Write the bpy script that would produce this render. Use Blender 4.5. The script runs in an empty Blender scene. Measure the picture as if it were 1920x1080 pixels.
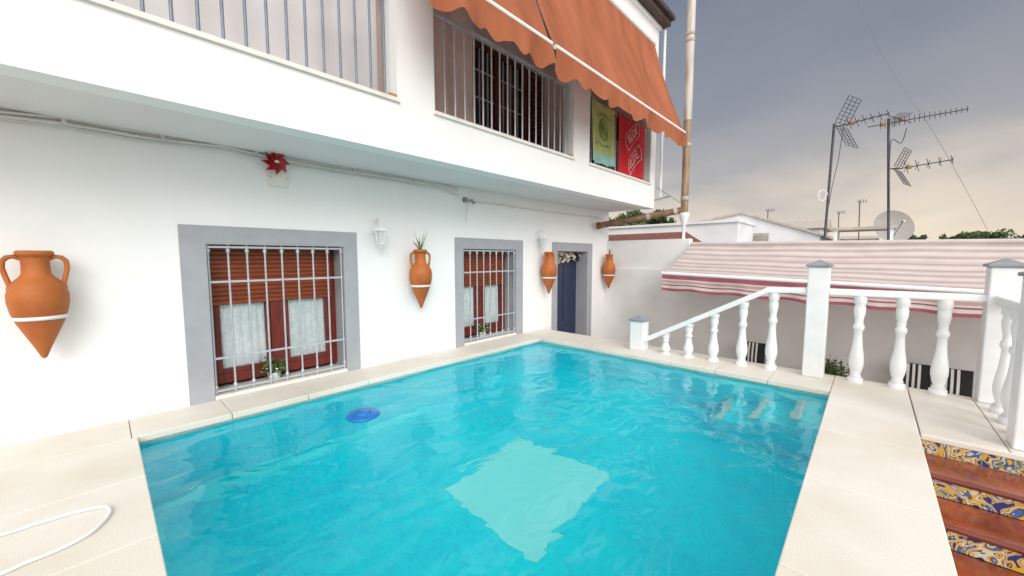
import bpy, math, random
from mathutils import Vector, Matrix, noise
random.seed(7)
S = bpy.context.scene
COL = S.collection
S.view_settings.view_transform = 'Standard'
try: S.view_settings.look = 'None'
except Exception: pass
S.view_settings.exposure = 0
PI = math.pi
# ------------------------------------------------------------ camera model
F = 720.0; PITCH = math.atan(58/720); YAW = math.radians(43); H = 1.5
cp, sp = math.cos(PITCH), math.sin(PITCH); cy, sy = math.cos(YAW), math.sin(YAW)
def ray(px, py):
    r = (px-960)/F; u = (540-py)/F
    fh = cp+sp*u; z = -sp+cp*u
    return Vector((fh*cy+r*sy, fh*sy-r*cy, z))
def at(px, py, x=None, y=None, z=None, d=None):
    q = ray(px, py)
    if x is not None: k = x/q.x
    elif y is not None: k = y/q.y
    elif z is not None: k = (z-H)/q.z
    else: k = d
    return Vector((0, 0, H))+q*k
cam_d = bpy.data.cameras.new('camera'); cam = bpy.data.objects.new('camera', cam_d); COL.objects.link(cam)
cam.location = (0, 0, H); cam.rotation_euler = (PI/2-PITCH, 0, YAW-PI/2)
cam_d.sensor_width = 36; cam_d.lens = 36*F/1920; cam_d.clip_end = 2000; cam_d.clip_start = .05
S.camera = cam
# ------------------------------------------------------------ materials
def nd(nt, t, **k):
    n = nt.nodes.new(t)
    for a, b in k.items(): setattr(n, a, b)
    return n
def base(name):
    m = bpy.data.materials.new(name); m.use_nodes = True
    nt = m.node_tree; b = nt.nodes['Principled BSDF']
    return m, nt, b
def mat(name, c, rough=.6, var=.12, scale=5, bump=.1, bscale=60, metal=0, stretch=None, c2=None, spec=None, detail=6, trans=0, p0=.3, p1=.62, speck=0):
    m, nt, b = base(name)
    tc = nd(nt, 'ShaderNodeTexCoord'); src = tc.outputs['Object']
    if stretch:
        mp = nd(nt, 'ShaderNodeMapping'); mp.inputs['Scale'].default_value = stretch
        nt.links.new(src, mp.inputs['Vector']); src = mp.outputs['Vector']
    n = nd(nt, 'ShaderNodeTexNoise'); n.inputs['Scale'].default_value = scale; n.inputs['Detail'].default_value = detail
    nt.links.new(src, n.inputs['Vector'])
    r = nd(nt, 'ShaderNodeValToRGB')
    d = c2 if c2 else tuple(max(0, x*(1-2*var)) for x in c)
    r.color_ramp.elements[0].position = p0; r.color_ramp.elements[0].color = (*d, 1)
    r.color_ramp.elements[1].position = p1; r.color_ramp.elements[1].color = (*c, 1)
    nt.links.new(n.outputs['Fac'], r.inputs['Fac']); colr = r.outputs['Color']
    if speck:
        ns = nd(nt,'ShaderNodeTexNoise'); ns.inputs['Scale'].default_value=130; ns.inputs['Detail'].default_value=2
        nt.links.new(src, ns.inputs['Vector'])
        mr_ = nd(nt,'ShaderNodeMapRange'); mr_.inputs['From Min'].default_value=.35; mr_.inputs['From Max'].default_value=.65; mr_.inputs['To Min'].default_value=1-speck; mr_.inputs['To Max'].default_value=1+speck*.6
        nt.links.new(ns.outputs['Fac'], mr_.inputs['Value'])
        ml = nd(nt,'ShaderNodeVectorMath', operation='SCALE'); nt.links.new(colr, ml.inputs[0]); nt.links.new(mr_.outputs[0], ml.inputs['Scale']); colr = ml.outputs[0]
    nt.links.new(colr, b.inputs['Base Color'])
    b.inputs['Roughness'].default_value = rough; b.inputs['Metallic'].default_value = metal
    if spec is not None: b.inputs['Specular IOR Level'].default_value = spec
    if bump:
        n2 = nd(nt, 'ShaderNodeTexNoise'); n2.inputs['Scale'].default_value = bscale; n2.inputs['Detail'].default_value = 4
        nt.links.new(src, n2.inputs['Vector'])
        bp = nd(nt, 'ShaderNodeBump'); bp.inputs['Strength'].default_value = bump; bp.inputs['Distance'].default_value = .01
        nt.links.new(n2.outputs['Fac'], bp.inputs['Height']); nt.links.new(bp.outputs['Normal'], b.inputs['Normal'])
    if trans:
        tr = nd(nt, 'ShaderNodeBsdfTranslucent'); nt.links.new(colr, tr.inputs['Color'])
        mx = nd(nt, 'ShaderNodeMixShader'); mx.inputs[0].default_value = trans
        nt.links.new(b.outputs[0], mx.inputs[1]); nt.links.new(tr.outputs[0], mx.inputs[2])
        nt.links.new(mx.outputs[0], nt.nodes['Material Output'].inputs['Surface'])
    return m
M = {}
M['plaster'] = mat('white_plaster', (.87,.868,.866), .75, .025, .8, .24, 36)
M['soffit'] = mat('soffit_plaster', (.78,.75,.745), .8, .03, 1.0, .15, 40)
M['greywall'] = mat('weathered_plaster', (.82,.82,.815), .85, .07, 1.3, .3, 30)
M['surround'] = mat('grey_paint', (.37,.38,.41), .7, .05, 4, .25, 60)
M['wood'] = mat('red_brown_wood', (.19,.022,.012), .35, .25, 3, .15, 30, stretch=(14,14,1.5))
M['shutter'] = mat('brown_shutter', (.28,.058,.018), .4, .15, 3, .05, 40, stretch=(2,2,20))
M['darkwood'] = mat('dark_brown_wood', (.10,.022,.012), .4, .2, 3, .1, 30, stretch=(14,14,1.5))
M['iron'] = mat('silver_grey_iron', (.50,.53,.57), .35, .08, 10, .05, 80, metal=.2)
M['rail_iron'] = mat('blue_grey_iron', (.19,.23,.29), .4, .1, 10, .05, 80, metal=.2)
M['coping'] = mat('cream_stone', (.76,.725,.66), .6, .05, 1.1, .05, 60, c2=(.66,.605,.51), p0=.30, p1=.58, speck=.08)
M['whitestone'] = mat('white_sill_stone', (.80,.77,.72), .55, .06, 5, .1, 60)
M['landing'] = mat('beige_landing_stone', (.74,.70,.64), .55, .06, 2, .1, 60, c2=(.64,.585,.51), speck=.06)
M['submerged'] = mat('pale_submerged_edge', (.55,.72,.72), .5, .08, 5, 0)
M['band'] = mat('pale_waterline_tile', (.62,.62,.56), .4, .08, 30, .1, 60)
M['ochre'] = mat('ochre_edge', (.5,.31,.09), .8, .2, 20, .2, 60)
M['balus'] = mat('white_baluster_paint', (.83,.84,.85), .45, .04, 4, .15, 50)
M['cap'] = mat('grey_cap', (.27,.29,.32), .6, .1, 8, .2, 60)
M['clay'] = mat('terracotta_clay', (.50,.145,.026), .6, .14, 3.5, .25, 50, c2=(.35,.088,.016), speck=.08)
M['orange'] = mat('orange_canvas', (.45,.14,.058), .85, .08, 1.5, .3, 220, c2=(.30,.084,.032), trans=.15, stretch=(2.2,.5,.5))
M['alu'] = mat('white_aluminium', (.82,.82,.82), .35, .03, 8, .0)
M['bracket'] = mat('galvanised_steel', (.35,.36,.37), .4, .2, 15, .1, 60, metal=.7)
M['pipe'] = mat('weathered_brown_pipe', (.36,.26,.17), .55, .25, 3, .2, 40, stretch=(4,4,.8), c2=(.19,.11,.06))
M['palepipe'] = mat('pale_grey_pipe', (.58,.54,.50), .5, .15, 2.5, .15, 40, stretch=(4,4,.5), c2=(.33,.26,.20), p0=.3, p1=.55)
M['drain'] = mat('brown_drain_pipe', (.25,.15,.09), .5, .25, 3, .2, 40, stretch=(4,4,2), c2=(.13,.07,.04))
M['pipeband'] = mat('pale_pipe_band', (.50,.43,.36), .6, .12, 8, .2, 40)
M['pvc'] = mat('white_plastic', (.80,.81,.82), .4, .03, 8, .0)
M['cable'] = mat('white_cable', (.74,.73,.71), .5, .08, 4, .0)
M['darkroof'] = mat('dark_brown_eave', (.07,.04,.03), .6, .25, 5, .2, 40)
M['lav'] = mat('pale_curtain', (.88,.86,.87), .9, .04, 3, .05, 60, trans=.25)
M['rosy'] = mat('rosy_beige_curtain', (.70,.58,.55), .9, .08, 3, .1, 60)
M['blue'] = mat('dark_blue_door_paint', (.026,.038,.085), .35, .15, 6, .1, 50)
M['darkglass'] = mat('dark_window_glass', (.02,.022,.028), .06, .2, 2, 0)
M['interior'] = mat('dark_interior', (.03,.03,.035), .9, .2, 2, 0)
M['glazing'] = mat('grey_white_glazing_bar', (.55,.54,.54), .5, .08, 8, .0)
M['pink'] = mat('faded_pink_canvas', (.57,.385,.385), .85, .06, 4, .2, 150, trans=.25)
M['cream'] = mat('cream_canvas', (.74,.69,.665), .85, .05, 4, .2, 150, trans=.25)
M['beige'] = mat('beige_canvas', (.66,.575,.555), .85, .06, 4, .2, 150, trans=.25)
M['deeppink'] = mat('dusty_pink_canvas', (.40,.11,.15), .85, .08, 5, .2, 150, trans=.2)
M['tread'] = mat('glazed_terracotta', (.33,.072,.022), .16, .2, 2.6, .2, 22, c2=(.13,.024,.010), speck=.08)
M['nosing'] = mat('red_brown_nosing', (.17,.03,.016), .3, .15, 6, .15, 30)
M['black'] = mat('black_fabric', (.018,.016,.018), .85, .1, 10, .2, 120)
M['wfab'] = mat('white_fabric', (.75,.74,.72), .85, .05, 10, .2, 120)
M['letter'] = mat('pale_print', (.74,.52,.52), .9, .1, 10, .2, 120)
M['garland'] = mat('tan_fabric', (.40,.30,.20), .9, .2, 10, .2, 120)
M['leaf'] = mat('green_leaf', (.07,.14,.025), .55, .3, 9, 0, c2=(.03,.07,.012))
M['leafd'] = mat('distant_leaf', (.10,.145,.045), .7, .3, 2, 0, c2=(.035,.06,.02))
M['leafl'] = mat('pale_leaf', (.22,.28,.10), .55, .2, 9, 0)
M['bark'] = mat('bark', (.08,.055,.035), .9, .25, 6, .4, 20)
M['petal'] = mat('white_petal', (.8,.8,.72), .6, .04, 10, 0)
M['redpetal'] = mat('red_petal', (.5,.02,.02), .5, .2, 10, 0)
M['redplastic'] = mat('red_glossy_plastic', (.45,.008,.015), .25, .2, 12, 0)
M['redtowel'] = mat('red_towelling', (.58,.014,.026), .9, .12, 6, .4, 200)
M['greentowel'] = mat('yellow_green_towelling', (.46,.53,.21), .9, .1, 6, .4, 200)
M['teal'] = mat('teal_towelling', (.28,.55,.47), .9, .1, 8, .4, 200)
M['olive'] = mat('olive_print', (.31,.39,.15), .9, .1, 8, 0)
M['bluefloat'] = mat('blue_plastic', (.01,.17,.54), .3, .1, 8, .05, 40)
M['lampglass'] = mat('frosted_lamp_glass', (.62,.66,.66), .15, .06, 12, .1, 40)
M['tile'] = mat('red_roof_tile', (.26,.09,.06), .8, .25, 6, .4, 12)
M['roofpale'] = mat('pale_roof_tile', (.50,.44,.39), .85, .14, 5, .4, 14)
M['farwall'] = mat('far_white_wall', (.80,.80,.82), .85, .09, .8, .2, 20)
M['ground'] = mat('dry_ground', (.20,.17,.12), .95, .2, .3, .3, 5)
M['patio'] = mat('patio_tile', (.42,.33,.27), .6, .15, 3, .2, 20)
M['yellow'] = mat('amber_plastic', (.36,.2,.06), .5, .1, 20, 0)
M['antenna'] = mat('dull_aluminium', (.07,.07,.08), .5, .2, 12, 0, metal=.3)
M['dish'] = mat('beige_dish', (.33,.31,.29), .7, .06, 3, .05, 30)

def lace():
    m, nt, b = base('lace_curtain')
    tc = nd(nt,'ShaderNodeTexCoord'); n = nd(nt,'ShaderNodeTexVoronoi'); n.inputs['Scale'].default_value = 34
    mp = nd(nt,'ShaderNodeMapping'); mp.inputs['Scale'].default_value=(1,1,.6); nt.links.new(tc.outputs['Object'], mp.inputs['Vector'])
    nt.links.new(mp.outputs[0], n.inputs['Vector'])
    n2 = nd(nt,'ShaderNodeTexNoise'); n2.inputs['Scale'].default_value = 5; n2.inputs['Distortion'].default_value = 1.5
    nt.links.new(mp.outputs[0], n2.inputs['Vector'])
    mm = nd(nt,'ShaderNodeMath', operation='MULTIPLY'); nt.links.new(n.outputs['Distance'], mm.inputs[0]); nt.links.new(n2.outputs['Fac'], mm.inputs[1])
    r = nd(nt,'ShaderNodeValToRGB'); r.color_ramp.elements[0].position=.05; r.color_ramp.elements[0].color=(.93,.95,.95,1)
    r.color_ramp.elements[1].position=.36; r.color_ramp.elements[1].color=(.72,.81,.82,1)
    nt.links.new(mm.outputs[0], r.inputs['Fac']); nt.links.new(r.outputs['Color'], b.inputs['Base Color']); b.inputs['Roughness'].default_value=.9
    return m
M['lace'] = lace()
def mosaic(name, ca, cb, cg):
    m, nt, b = base(name)
    tc = nd(nt,'ShaderNodeTexCoord')
    ma = nd(nt,'ShaderNodeVectorMath', operation='MULTIPLY_ADD'); ma.inputs[1].default_value=(20,20,20); ma.inputs[2].default_value=(.5,.5,.5)
    nt.links.new(tc.outputs['Object'], ma.inputs[0])
    fr = nd(nt,'ShaderNodeVectorMath', operation='FRACTION'); nt.links.new(ma.outputs[0], fr.inputs[0])
    fl = nd(nt,'ShaderNodeVectorMath', operation='FLOOR'); nt.links.new(ma.outputs[0], fl.inputs[0])
    sx = nd(nt,'ShaderNodeSeparateXYZ'); nt.links.new(fr.outputs[0], sx.inputs[0])
    mx = None
    for k in range(3):
        g = nd(nt,'ShaderNodeMath', operation='LESS_THAN'); g.inputs[1].default_value=.06; nt.links.new(sx.outputs[k], g.inputs[0])
        if mx is None: mx = g
        else:
            q = nd(nt,'ShaderNodeMath', operation='MAXIMUM'); nt.links.new(mx.outputs[0], q.inputs[0]); nt.links.new(g.outputs[0], q.inputs[1]); mx = q
    wn = nd(nt,'ShaderNodeTexWhiteNoise'); nt.links.new(fl.outputs[0], wn.inputs['Vector'])
    ns = nd(nt,'ShaderNodeTexNoise'); ns.inputs['Scale'].default_value=1.1; ns.inputs['Detail'].default_value=4; ns.inputs['Distortion'].default_value=.6
    nt.links.new(tc.outputs['Object'], ns.inputs['Vector'])
    av = nd(nt,'ShaderNodeMath', operation='MULTIPLY_ADD'); av.inputs[1].default_value=.35; nt.links.new(wn.outputs['Value'], av.inputs[0])
    a2 = nd(nt,'ShaderNodeMath', operation='MULTIPLY_ADD'); a2.inputs[1].default_value=1.5; a2.inputs[2].default_value=-.42; nt.links.new(ns.outputs['Fac'], a2.inputs[0]); nt.links.new(a2.outputs[0], av.inputs[2])
    r = nd(nt,'ShaderNodeValToRGB'); r.color_ramp.elements[0].color=(*ca,1); r.color_ramp.elements[1].color=(*cb,1)
    nt.links.new(av.outputs[0], r.inputs['Fac'])
    mix = nd(nt,'ShaderNodeMixRGB'); mix.inputs[2].default_value=(*cg,1)
    nt.links.new(mx.outputs[0], mix.inputs[0]); nt.links.new(r.outputs[0], mix.inputs[1]); nt.links.new(mix.outputs[0], b.inputs['Base Color'])
    b.inputs['Roughness'].default_value=.4
    return m
M['mosaic'] = mosaic('pool_mosaic',(.0005,.68,.88),(.006,.92,.99),(.02,.90,.97))
M['palemosaic'] = mosaic('pale_aqua_mosaic',(.27,.97,.94),(.36,.98,.96),(.30,.96,.94))
M['cove'] = mosaic('aqua_cove_tile',(.03,.86,.94),(.05,.92,.97),(.05,.90,.95))
def water():
    m, nt, b = base('pool_water'); nt.nodes.remove(b)
    out = nt.nodes['Material Output']
    tc = nd(nt,'ShaderNodeTexCoord')
    mp = nd(nt,'ShaderNodeMapping'); mp.inputs['Scale'].default_value=(1,1.5,1); mp.inputs['Rotation'].default_value=(0,0,.5)
    nt.links.new(tc.outputs['Object'], mp.inputs['Vector'])
    n = nd(nt,'ShaderNodeTexNoise'); n.inputs['Scale'].default_value=2.3; n.inputs['Detail'].default_value=2.5; n.inputs['Roughness'].default_value=.40; n.inputs['Distortion'].default_value=.9
    nt.links.new(mp.outputs[0], n.inputs['Vector'])
    bp = nd(nt,'ShaderNodeBump'); bp.inputs['Strength'].default_value=.36; bp.inputs['Distance'].default_value=.06
    nt.links.new(n.outputs['Fac'], bp.inputs['Height'])
    g = nd(nt,'ShaderNodeBsdfGlass'); g.inputs['IOR'].default_value=1.33; g.inputs['Roughness'].default_value=0; g.inputs['Color'].default_value=(.88,1,1,1)
    nt.links.new(bp.outputs[0], g.inputs['Normal'])
    nt.links.new(g.outputs[0], out.inputs['Surface'])
    return m
M['water'] = water()
def pane():
    m, nt, b = base('window_glass'); nt.nodes.remove(b); out = nt.nodes['Material Output']
    g = nd(nt,'ShaderNodeBsdfGlossy'); g.inputs['Roughness'].default_value=.02
    t = nd(nt,'ShaderNodeBsdfTransparent'); f = nd(nt,'ShaderNodeFresnel'); f.inputs['IOR'].default_value=1.45
    mx = nd(nt,'ShaderNodeMixShader'); nt.links.new(f.outputs[0], mx.inputs[0]); nt.links.new(t.outputs[0], mx.inputs[1]); nt.links.new(g.outputs[0], mx.inputs[2]); nt.links.new(mx.outputs[0], out.inputs['Surface'])
    return m
M['pane'] = pane()
def azulejo():
    m, nt, b = base('painted_riser_tile')
    tc = nd(nt,'ShaderNodeTexCoord')
    n = nd(nt,'ShaderNodeTexNoise'); n.inputs['Scale'].default_value=6.0; n.inputs['Detail'].default_value=.8; n.inputs['Distortion'].default_value=2.4
    nt.links.new(tc.outputs['Object'], n.inputs['Vector'])
    r = nd(nt,'ShaderNodeValToRGB'); cr = r.color_ramp; cr.interpolation='CONSTANT'
    cr.elements[0].position=0; cr.elements[0].color=(.02,.04,.18,1)
    cr.elements[1].position=.36; cr.elements[1].color=(.60,.34,.04,1)
    for p, c in ((.43,(.03,.03,.04,1)),(.455,(.55,.53,.45,1)),(.505,(.60,.34,.04,1)),(.555,(.05,.06,.09,1)),(.575,(.06,.12,.34,1)),(.62,(.52,.50,.42,1)),(.66,(.12,.18,.05,1))):
        e = cr.elements.new(p); e.color = c
    nt.links.new(n.outputs['Fac'], r.inputs['Fac'])
    sx=nd(nt,'ShaderNodeSeparateXYZ'); nt.links.new(tc.outputs['Object'], sx.inputs[0])
    mu=nd(nt,'ShaderNodeMath',operation='MULTIPLY'); mu.inputs[1].default_value=1/.165; nt.links.new(sx.outputs[1],mu.inputs[0])
    fr=nd(nt,'ShaderNodeMath',operation='FRACT'); nt.links.new(mu.outputs[0],fr.inputs[0])
    lt=nd(nt,'ShaderNodeMath',operation='LESS_THAN'); lt.inputs[1].default_value=.03; nt.links.new(fr.outputs[0],lt.inputs[0])
    mx=nd(nt,'ShaderNodeMixRGB'); mx.inputs[2].default_value=(.3,.28,.24,1); nt.links.new(lt.outputs[0],mx.inputs[0]); nt.links.new(r.outputs[0],mx.inputs[1])
    nt.links.new(mx.outputs[0], b.inputs['Base Color']); b.inputs['Roughness'].default_value=.2
    return m
M['azulejo'] = azulejo()
# ------------------------------------------------------------ mesh builder
class MB:
    def __init__(s): s.v=[]; s.f=[]; s.m=[]; s.s=[]
    def add(s, vs, fs, mi=0, sm=False):
        o = len(s.v); s.v += [Vector(p) for p in vs]
        for f in fs: s.f.append([i+o for i in f]); s.m.append(mi); s.s.append(sm)
        return s
    def box(s, x0,x1,y0,y1,z0,z1, mi=0):
        vs=[(x,y,z) for x in (x0,x1) for y in (y0,y1) for z in (z0,z1)]
        return s.add(vs, [(0,1,3,2),(4,6,7,5),(0,4,5,1),(2,3,7,6),(0,2,6,4),(1,5,7,3)], mi)
    def tube(s, pts, r, n=8, closed=False, mi=0, sm=True):
        pts=[Vector(p) for p in pts]; N=len(pts); rs = r if isinstance(r,(list,tuple)) else [r]*N
        vs=[]; up=None
        for i,p in enumerate(pts):
            a = pts[(i-1)%N] if (closed or i>0) else p; b = pts[(i+1)%N] if (closed or i<N-1) else p
            t=(b-a).normalized()
            if up is None:
                up = Vector((0,0,1)) if abs(t.z)<.9 else Vector((1,0,0))
            x = t.cross(up)
            if x.length<1e-6: x=t.orthogonal()
            x.normalize(); y=x.cross(t).normalized(); up=y
            for k in range(n):
                w=2*PI*k/n; vs.append(p+(x*math.cos(w)+y*math.sin(w))*rs[i])
        fs=[]
        for i in range(N if closed else N-1):
            j=(i+1)%N
            for k in range(n): fs.append((i*n+k,i*n+(k+1)%n,j*n+(k+1)%n,j*n+k))
        s.add(vs,fs,mi,sm)
        if not closed: s.add(vs[:n],[tuple(range(n))][::-1],mi); s.add(vs[-n:],[tuple(range(n))],mi)
        return s
    def bar(s, p, q, w, h=None, mi=0):
        p=Vector(p); q=Vector(q); h=h or w; t=(q-p).normalized()
        up=Vector((0,0,1)) if abs(t.z)<.95 else Vector((0,1,0))
        x=t.cross(up).normalized(); y=x.cross(t)
        vs=[e+x*a*w/2+y*b*h/2 for e in (p,q) for a,b in ((-1,-1),(1,-1),(1,1),(-1,1))]
        return s.add(vs,[(0,1,2,3),(4,7,6,5),(0,4,5,1),(1,5,6,2),(2,6,7,3),(3,7,4,0)],mi)
    def lathe(s, prof, c=(0,0,0), n=24, mi=0, sm=True, rot=0):
        c=Vector(c); vs=[]
        for r,z in prof:
            for k in range(n):
                w=2*PI*k/n+rot; vs.append(c+Vector((r*math.cos(w),r*math.sin(w),z)))
        fs=[]
        for i in range(len(prof)-1):
            for k in range(n): fs.append((i*n+k,i*n+(k+1)%n,(i+1)*n+(k+1)%n,(i+1)*n+k))
        s.add(vs,fs,mi,sm)
        s.add(vs[:n],[tuple(range(n))[::-1]],mi); s.add(vs[-n:],[tuple(range(n))],mi)
        return s
    def prism(s, pts, vec, mi=0):
        pts=[Vector(p) for p in pts]; n=len(pts); vec=Vector(vec)
        vs=pts+[p+vec for p in pts]
        fs=[tuple(range(n))[::-1],tuple(range(n,2*n))]+[(i,(i+1)%n,n+(i+1)%n,n+i) for i in range(n)]
        return s.add(vs,fs,mi)
    def grid(s, fn, nu, nv, mf=None, sm=True):
        o=len(s.v)
        for i in range(nu+1):
            for j in range(nv+1): s.v.append(Vector(fn(i/nu,j/nv)))
        for i in range(nu):
            for j in range(nv):
                a=o+i*(nv+1)+j
                s.f.append([a,a+nv+1,a+nv+2,a+1]); s.m.append(mf((i+.5)/nu,(j+.5)/nv) if mf else 0); s.s.append(sm)
        return s
    def leaves(s, n, fn, size, mi=0):
        for _ in range(n):
            c=Vector(fn()); a=Vector((random.gauss(0,1),random.gauss(0,1),random.gauss(0,1))).normalized()
            b=a.orthogonal().normalized(); k=size*random.uniform(.6,1.3)
            b.rotate(Matrix.Rotation(random.uniform(0,6.3),3,a)); d=a.cross(b)
            s.add([c-b*k,c+d*k*.45,c+b*k,c-d*k*.45],[(0,1,2,3)],mi)
        return s
    def build(s, name, m, parent=None, world=True, bevel=0, fix=False):
        off = Vector((0,0,0))
        if parent is not None and world:
            q=parent
            while q is not None: off = off+q.location; q=q.parent
        me=bpy.data.meshes.new(name); me.from_pydata([tuple(v-off) for v in s.v],[],s.f)
        for x in (m if isinstance(m,(list,tuple)) else [m]): me.materials.append(x)
        me.polygons.foreach_set('material_index',s.m); me.polygons.foreach_set('use_smooth',s.s)
        me.update()
        if fix:
            import bmesh
            bm=bmesh.new(); bm.from_mesh(me); bmesh.ops.recalc_face_normals(bm,faces=bm.faces); bm.to_mesh(me); bm.free()
        o=bpy.data.objects.new(name,me); COL.objects.link(o)
        if parent is not None: o.parent=parent
        if bevel:
            b=o.modifiers.new('bevel','BEVEL'); b.width=bevel; b.segments=2; b.limit_method='ANGLE'
        return o
def tag(o,label,cat,group=None,kind=None):
    o['label']=label; o['category']=cat
    if group: o['group']=group
    if kind: o['kind']=kind
    return o
def thing(name,label,cat,loc=(0,0,0),group=None):
    o=bpy.data.objects.new(name,None); COL.objects.link(o); o.location=loc; o.empty_display_size=.1
    return tag(o,label,cat,group)
def struct(o,label=None,cat=None):
    o['kind']='structure'
    if label: o['label']=label; o['category']=cat
    return o
def copy_tree(o,parent=None):
    c=o.copy(); COL.objects.link(c)
    if parent is not None: c.parent=parent
    for ch in list(o.children): copy_tree(ch,c)
    return c
# ------------------------------------------------------------ dimensions
WV=4.96; FX=8.9; BV=3.79; ZS=2.64; HE=8.95; PU0,PU1,PV0,PV1=.1,5.55,.22,4.45
ZF=-1.05; ZW=-.085
# ------------------------------------------------------------ ground, pool
g=MB().add([(-300,-600,-2.2),(900,-600,-2.2),(900,600,-2.2),(-300,600,-2.2)],[(0,1,2,3)]).build('ground',M['ground'])
struct(g,'dry open ground under the whole neighbourhood','ground')
p=MB().box(6.3,9.3,-8,WV,ZF-.3,ZF).box(-3,6.29,-8,-1.3,ZF-.3,ZF).box(-3,4.7,-1.3,-.4,ZF-.3,ZF)
struct(p.build('patio_floor',M['patio']),'reddish tiled patio floor below the pool','patio')
b=MB()
b.add([(PU0,PV0,-1.4),(PU1,PV0,-1.4),(PU1,PV1,-1.4),(PU0,PV1,-1.4)],[(0,1,2,3)],1)
for a,c in (((PU0,PV0),(PU1,PV0)),((PU1,PV0),(PU1,PV1)),((PU1,PV1),(PU0,PV1)),((PU0,PV1),(PU0,PV0))):
    b.add([(*a,-1.4),(*c,-1.4),(*c,-.115),(*a,-.115)],[(0,3,2,1)],1)
    b.add([(*a,-.115),(*c,-.115),(*c,-.055),(*a,-.055)],[(0,3,2,1)],2)
e=.006
b.box(-2.5,PU0-e,-.36,WV-.005,-2,-.06).box(PU1+e,6.28,-.36,WV-.005,-2,-.06).box(PU0-e,PU1+e,-.36,PV0-e,-2,-.06).box(PU0-e,PU1+e,PV1+e,WV-.005,-2,-.06)
# paler cove tiles along the foot of the house side and the near end
b.prism([(PU0+.005,PV1-.16,-1.395),(PU0+.005,PV1-.005,-1.395),(PU0+.005,PV1-.005,-1.36)],(2.9,0,0),3)
b.prism([(PU0+.12,PV0+1.4,-1.394),(PU0+.005,PV0+1.4,-1.394),(PU0+.005,PV0+1.4,-1.36)],(0,2.6,0),3)
pool=b.build('swimming_pool',[M['plaster'],M['mosaic'],M['band'],M['cove']])
struct(pool,'raised swimming pool lined with turquoise mosaic','swimming pool')
def floorpt(px,py,zw=ZW,zf=-1.4):
    d=ray(px,py).normalized(); k=(zw-H)/d.z; s=Vector((0,0,H))+d*k
    h=Vector((d.x,d.y,0)); sn=h.length/1.33; cs=math.sqrt(1-sn*sn); h.normalize()
    t=(zw-zf)/cs
    return s+h*sn*t+Vector((0,0,-cs*t))
q=[floorpt(*x) for x in ((835,925),(975,822),(1145,890),(1000,1050))]
o=MB().prism([(v.x,v.y,-1.396) for v in q],(0,0,.004)).build('pale_floor_panel',M['palemosaic'],fix=True); struct(o,'pale aqua mosaic square set in the pool floor','pool floor')
st=MB()
vprev=PV0
for k,zt in enumerate((-.35,-.60,-.85)):
    v1=.52+.36*k
    st.box(4.82,PU1-.004,vprev+.001,v1,-1.398,zt,0)
    st.box(4.81,PU1-.005,v1-.07,v1+.012,zt+.002,zt+.014,1)
    vprev=v1
struct(st.build('pool_steps',[M['mosaic'],M['submerged']]),'submerged pool steps with white edges in the far right corner','pool steps')
def wf(i,j):
    x=PU0-.004+(PU1-PU0+.008)*i; y=PV0-.004+(PV1-PV0+.008)*j
    z=ZW+.010*noise.noise((x*1.4,y*1.8,.3))+.004*noise.noise((x*4.0,y*4.0,2))
    return (x,y,z)
struct(MB().grid(wf,160,120).build('water',M['water']),'rippled turquoise water filling the pool','water')
# coping slabs
c=MB(); G=.004
def strip(x0,x1,y0,y1,n,axis,z0=-.06,z1=0):
    for k in range(n):
        if axis=='x': a=x0+(x1-x0)*k/n; d=x0+(x1-x0)*(k+1)/n; c.box(a+G/2,d-G/2,y0+G/2,y1-G/2,z0,z1)
        else: a=y0+(y1-y0)*k/n; d=y0+(y1-y0)*(k+1)/n; c.box(x0+G/2,x1-G/2,a+G/2,d-G/2,z0,z1)
strip(PU0,6.3,PV1-.035,WV-.003,9,'x')
strip(-2.5,PU0,PV1-.035,WV-.003,3,'x')
strip(PU1-.035,6.3,.255,PV1-.035,7,'y')
strip(PU0+.035,6.3,-.385,.255,6,'x')
strip(-.62,PU0+.035,.255,PV1-.035,5,'y')
strip(-1.5,-.62,.255,PV1-.035,4,'y'); strip(-2.5,-1.5,.255,PV1-.035,4,'y')
strip(-2.5,PU0+.035,-.385,.255,3,'x')
struct(c.build('pool_coping',M['coping'],bevel=.007),'cream stone coping slabs around the pool edge','coping')
# landing and staircase
l=MB(); l.box(4.72,6.32,-1.35,-.39,-2,-.045)
for k in range(3):
    for j in range(2): l.box(4.72+k*.533+.003,4.72+(k+1)*.533-.003,-1.35+j*.48+.003,-1.35+(j+1)*.48-.003,-.045,-.002)
struct(l.build('landing',M['landing'],bevel=.006),'pale tiled landing at the top of the steps','landing')
t=thing('staircase','terracotta steps with painted tile risers going down beside the pool','stairs',(4,-.9,ZF))
for k in range(6):
    x1=4.715-.42*k; z=-.165*(k)
    MB().box(x1-.018,x1,-1.35,-.392,z-.16,z-.05 if k==0 else z-.035).build('riser',M['azulejo'],t)
    MB().box(x1-.44,x1-.02,-1.35,-.392,z-.20,z-.165).build('tread',M['tread'],t,bevel=.006)
    if k<5: MB().tube([(x1-.435,-1.35,z-.182),(x1-.435,-.392,z-.182)],.021,10).build('nosing',M['nosing'],t)
MB().box(4.69,4.716,-1.35,-.392,-.05,-.003).build('nosing',M['landing'],t,bevel=.008)
MB().box(2.0,4.69,-1.35,-.392,-1.5,-1.04).build('base',M['plaster'],t)
w=MB(); w.prism([(4.7,-1.45,ZF),(4.7,-1.45,.02),(4.6,-1.45,.02),(2.0,-1.45,-1.0),(2.0,-1.45,ZF)],(0,.095,0))
tag(w.build('stair_wall',M['plaster'],fix=True),'low sloping white wall on the outer side of the terracotta steps','wall')
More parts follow.
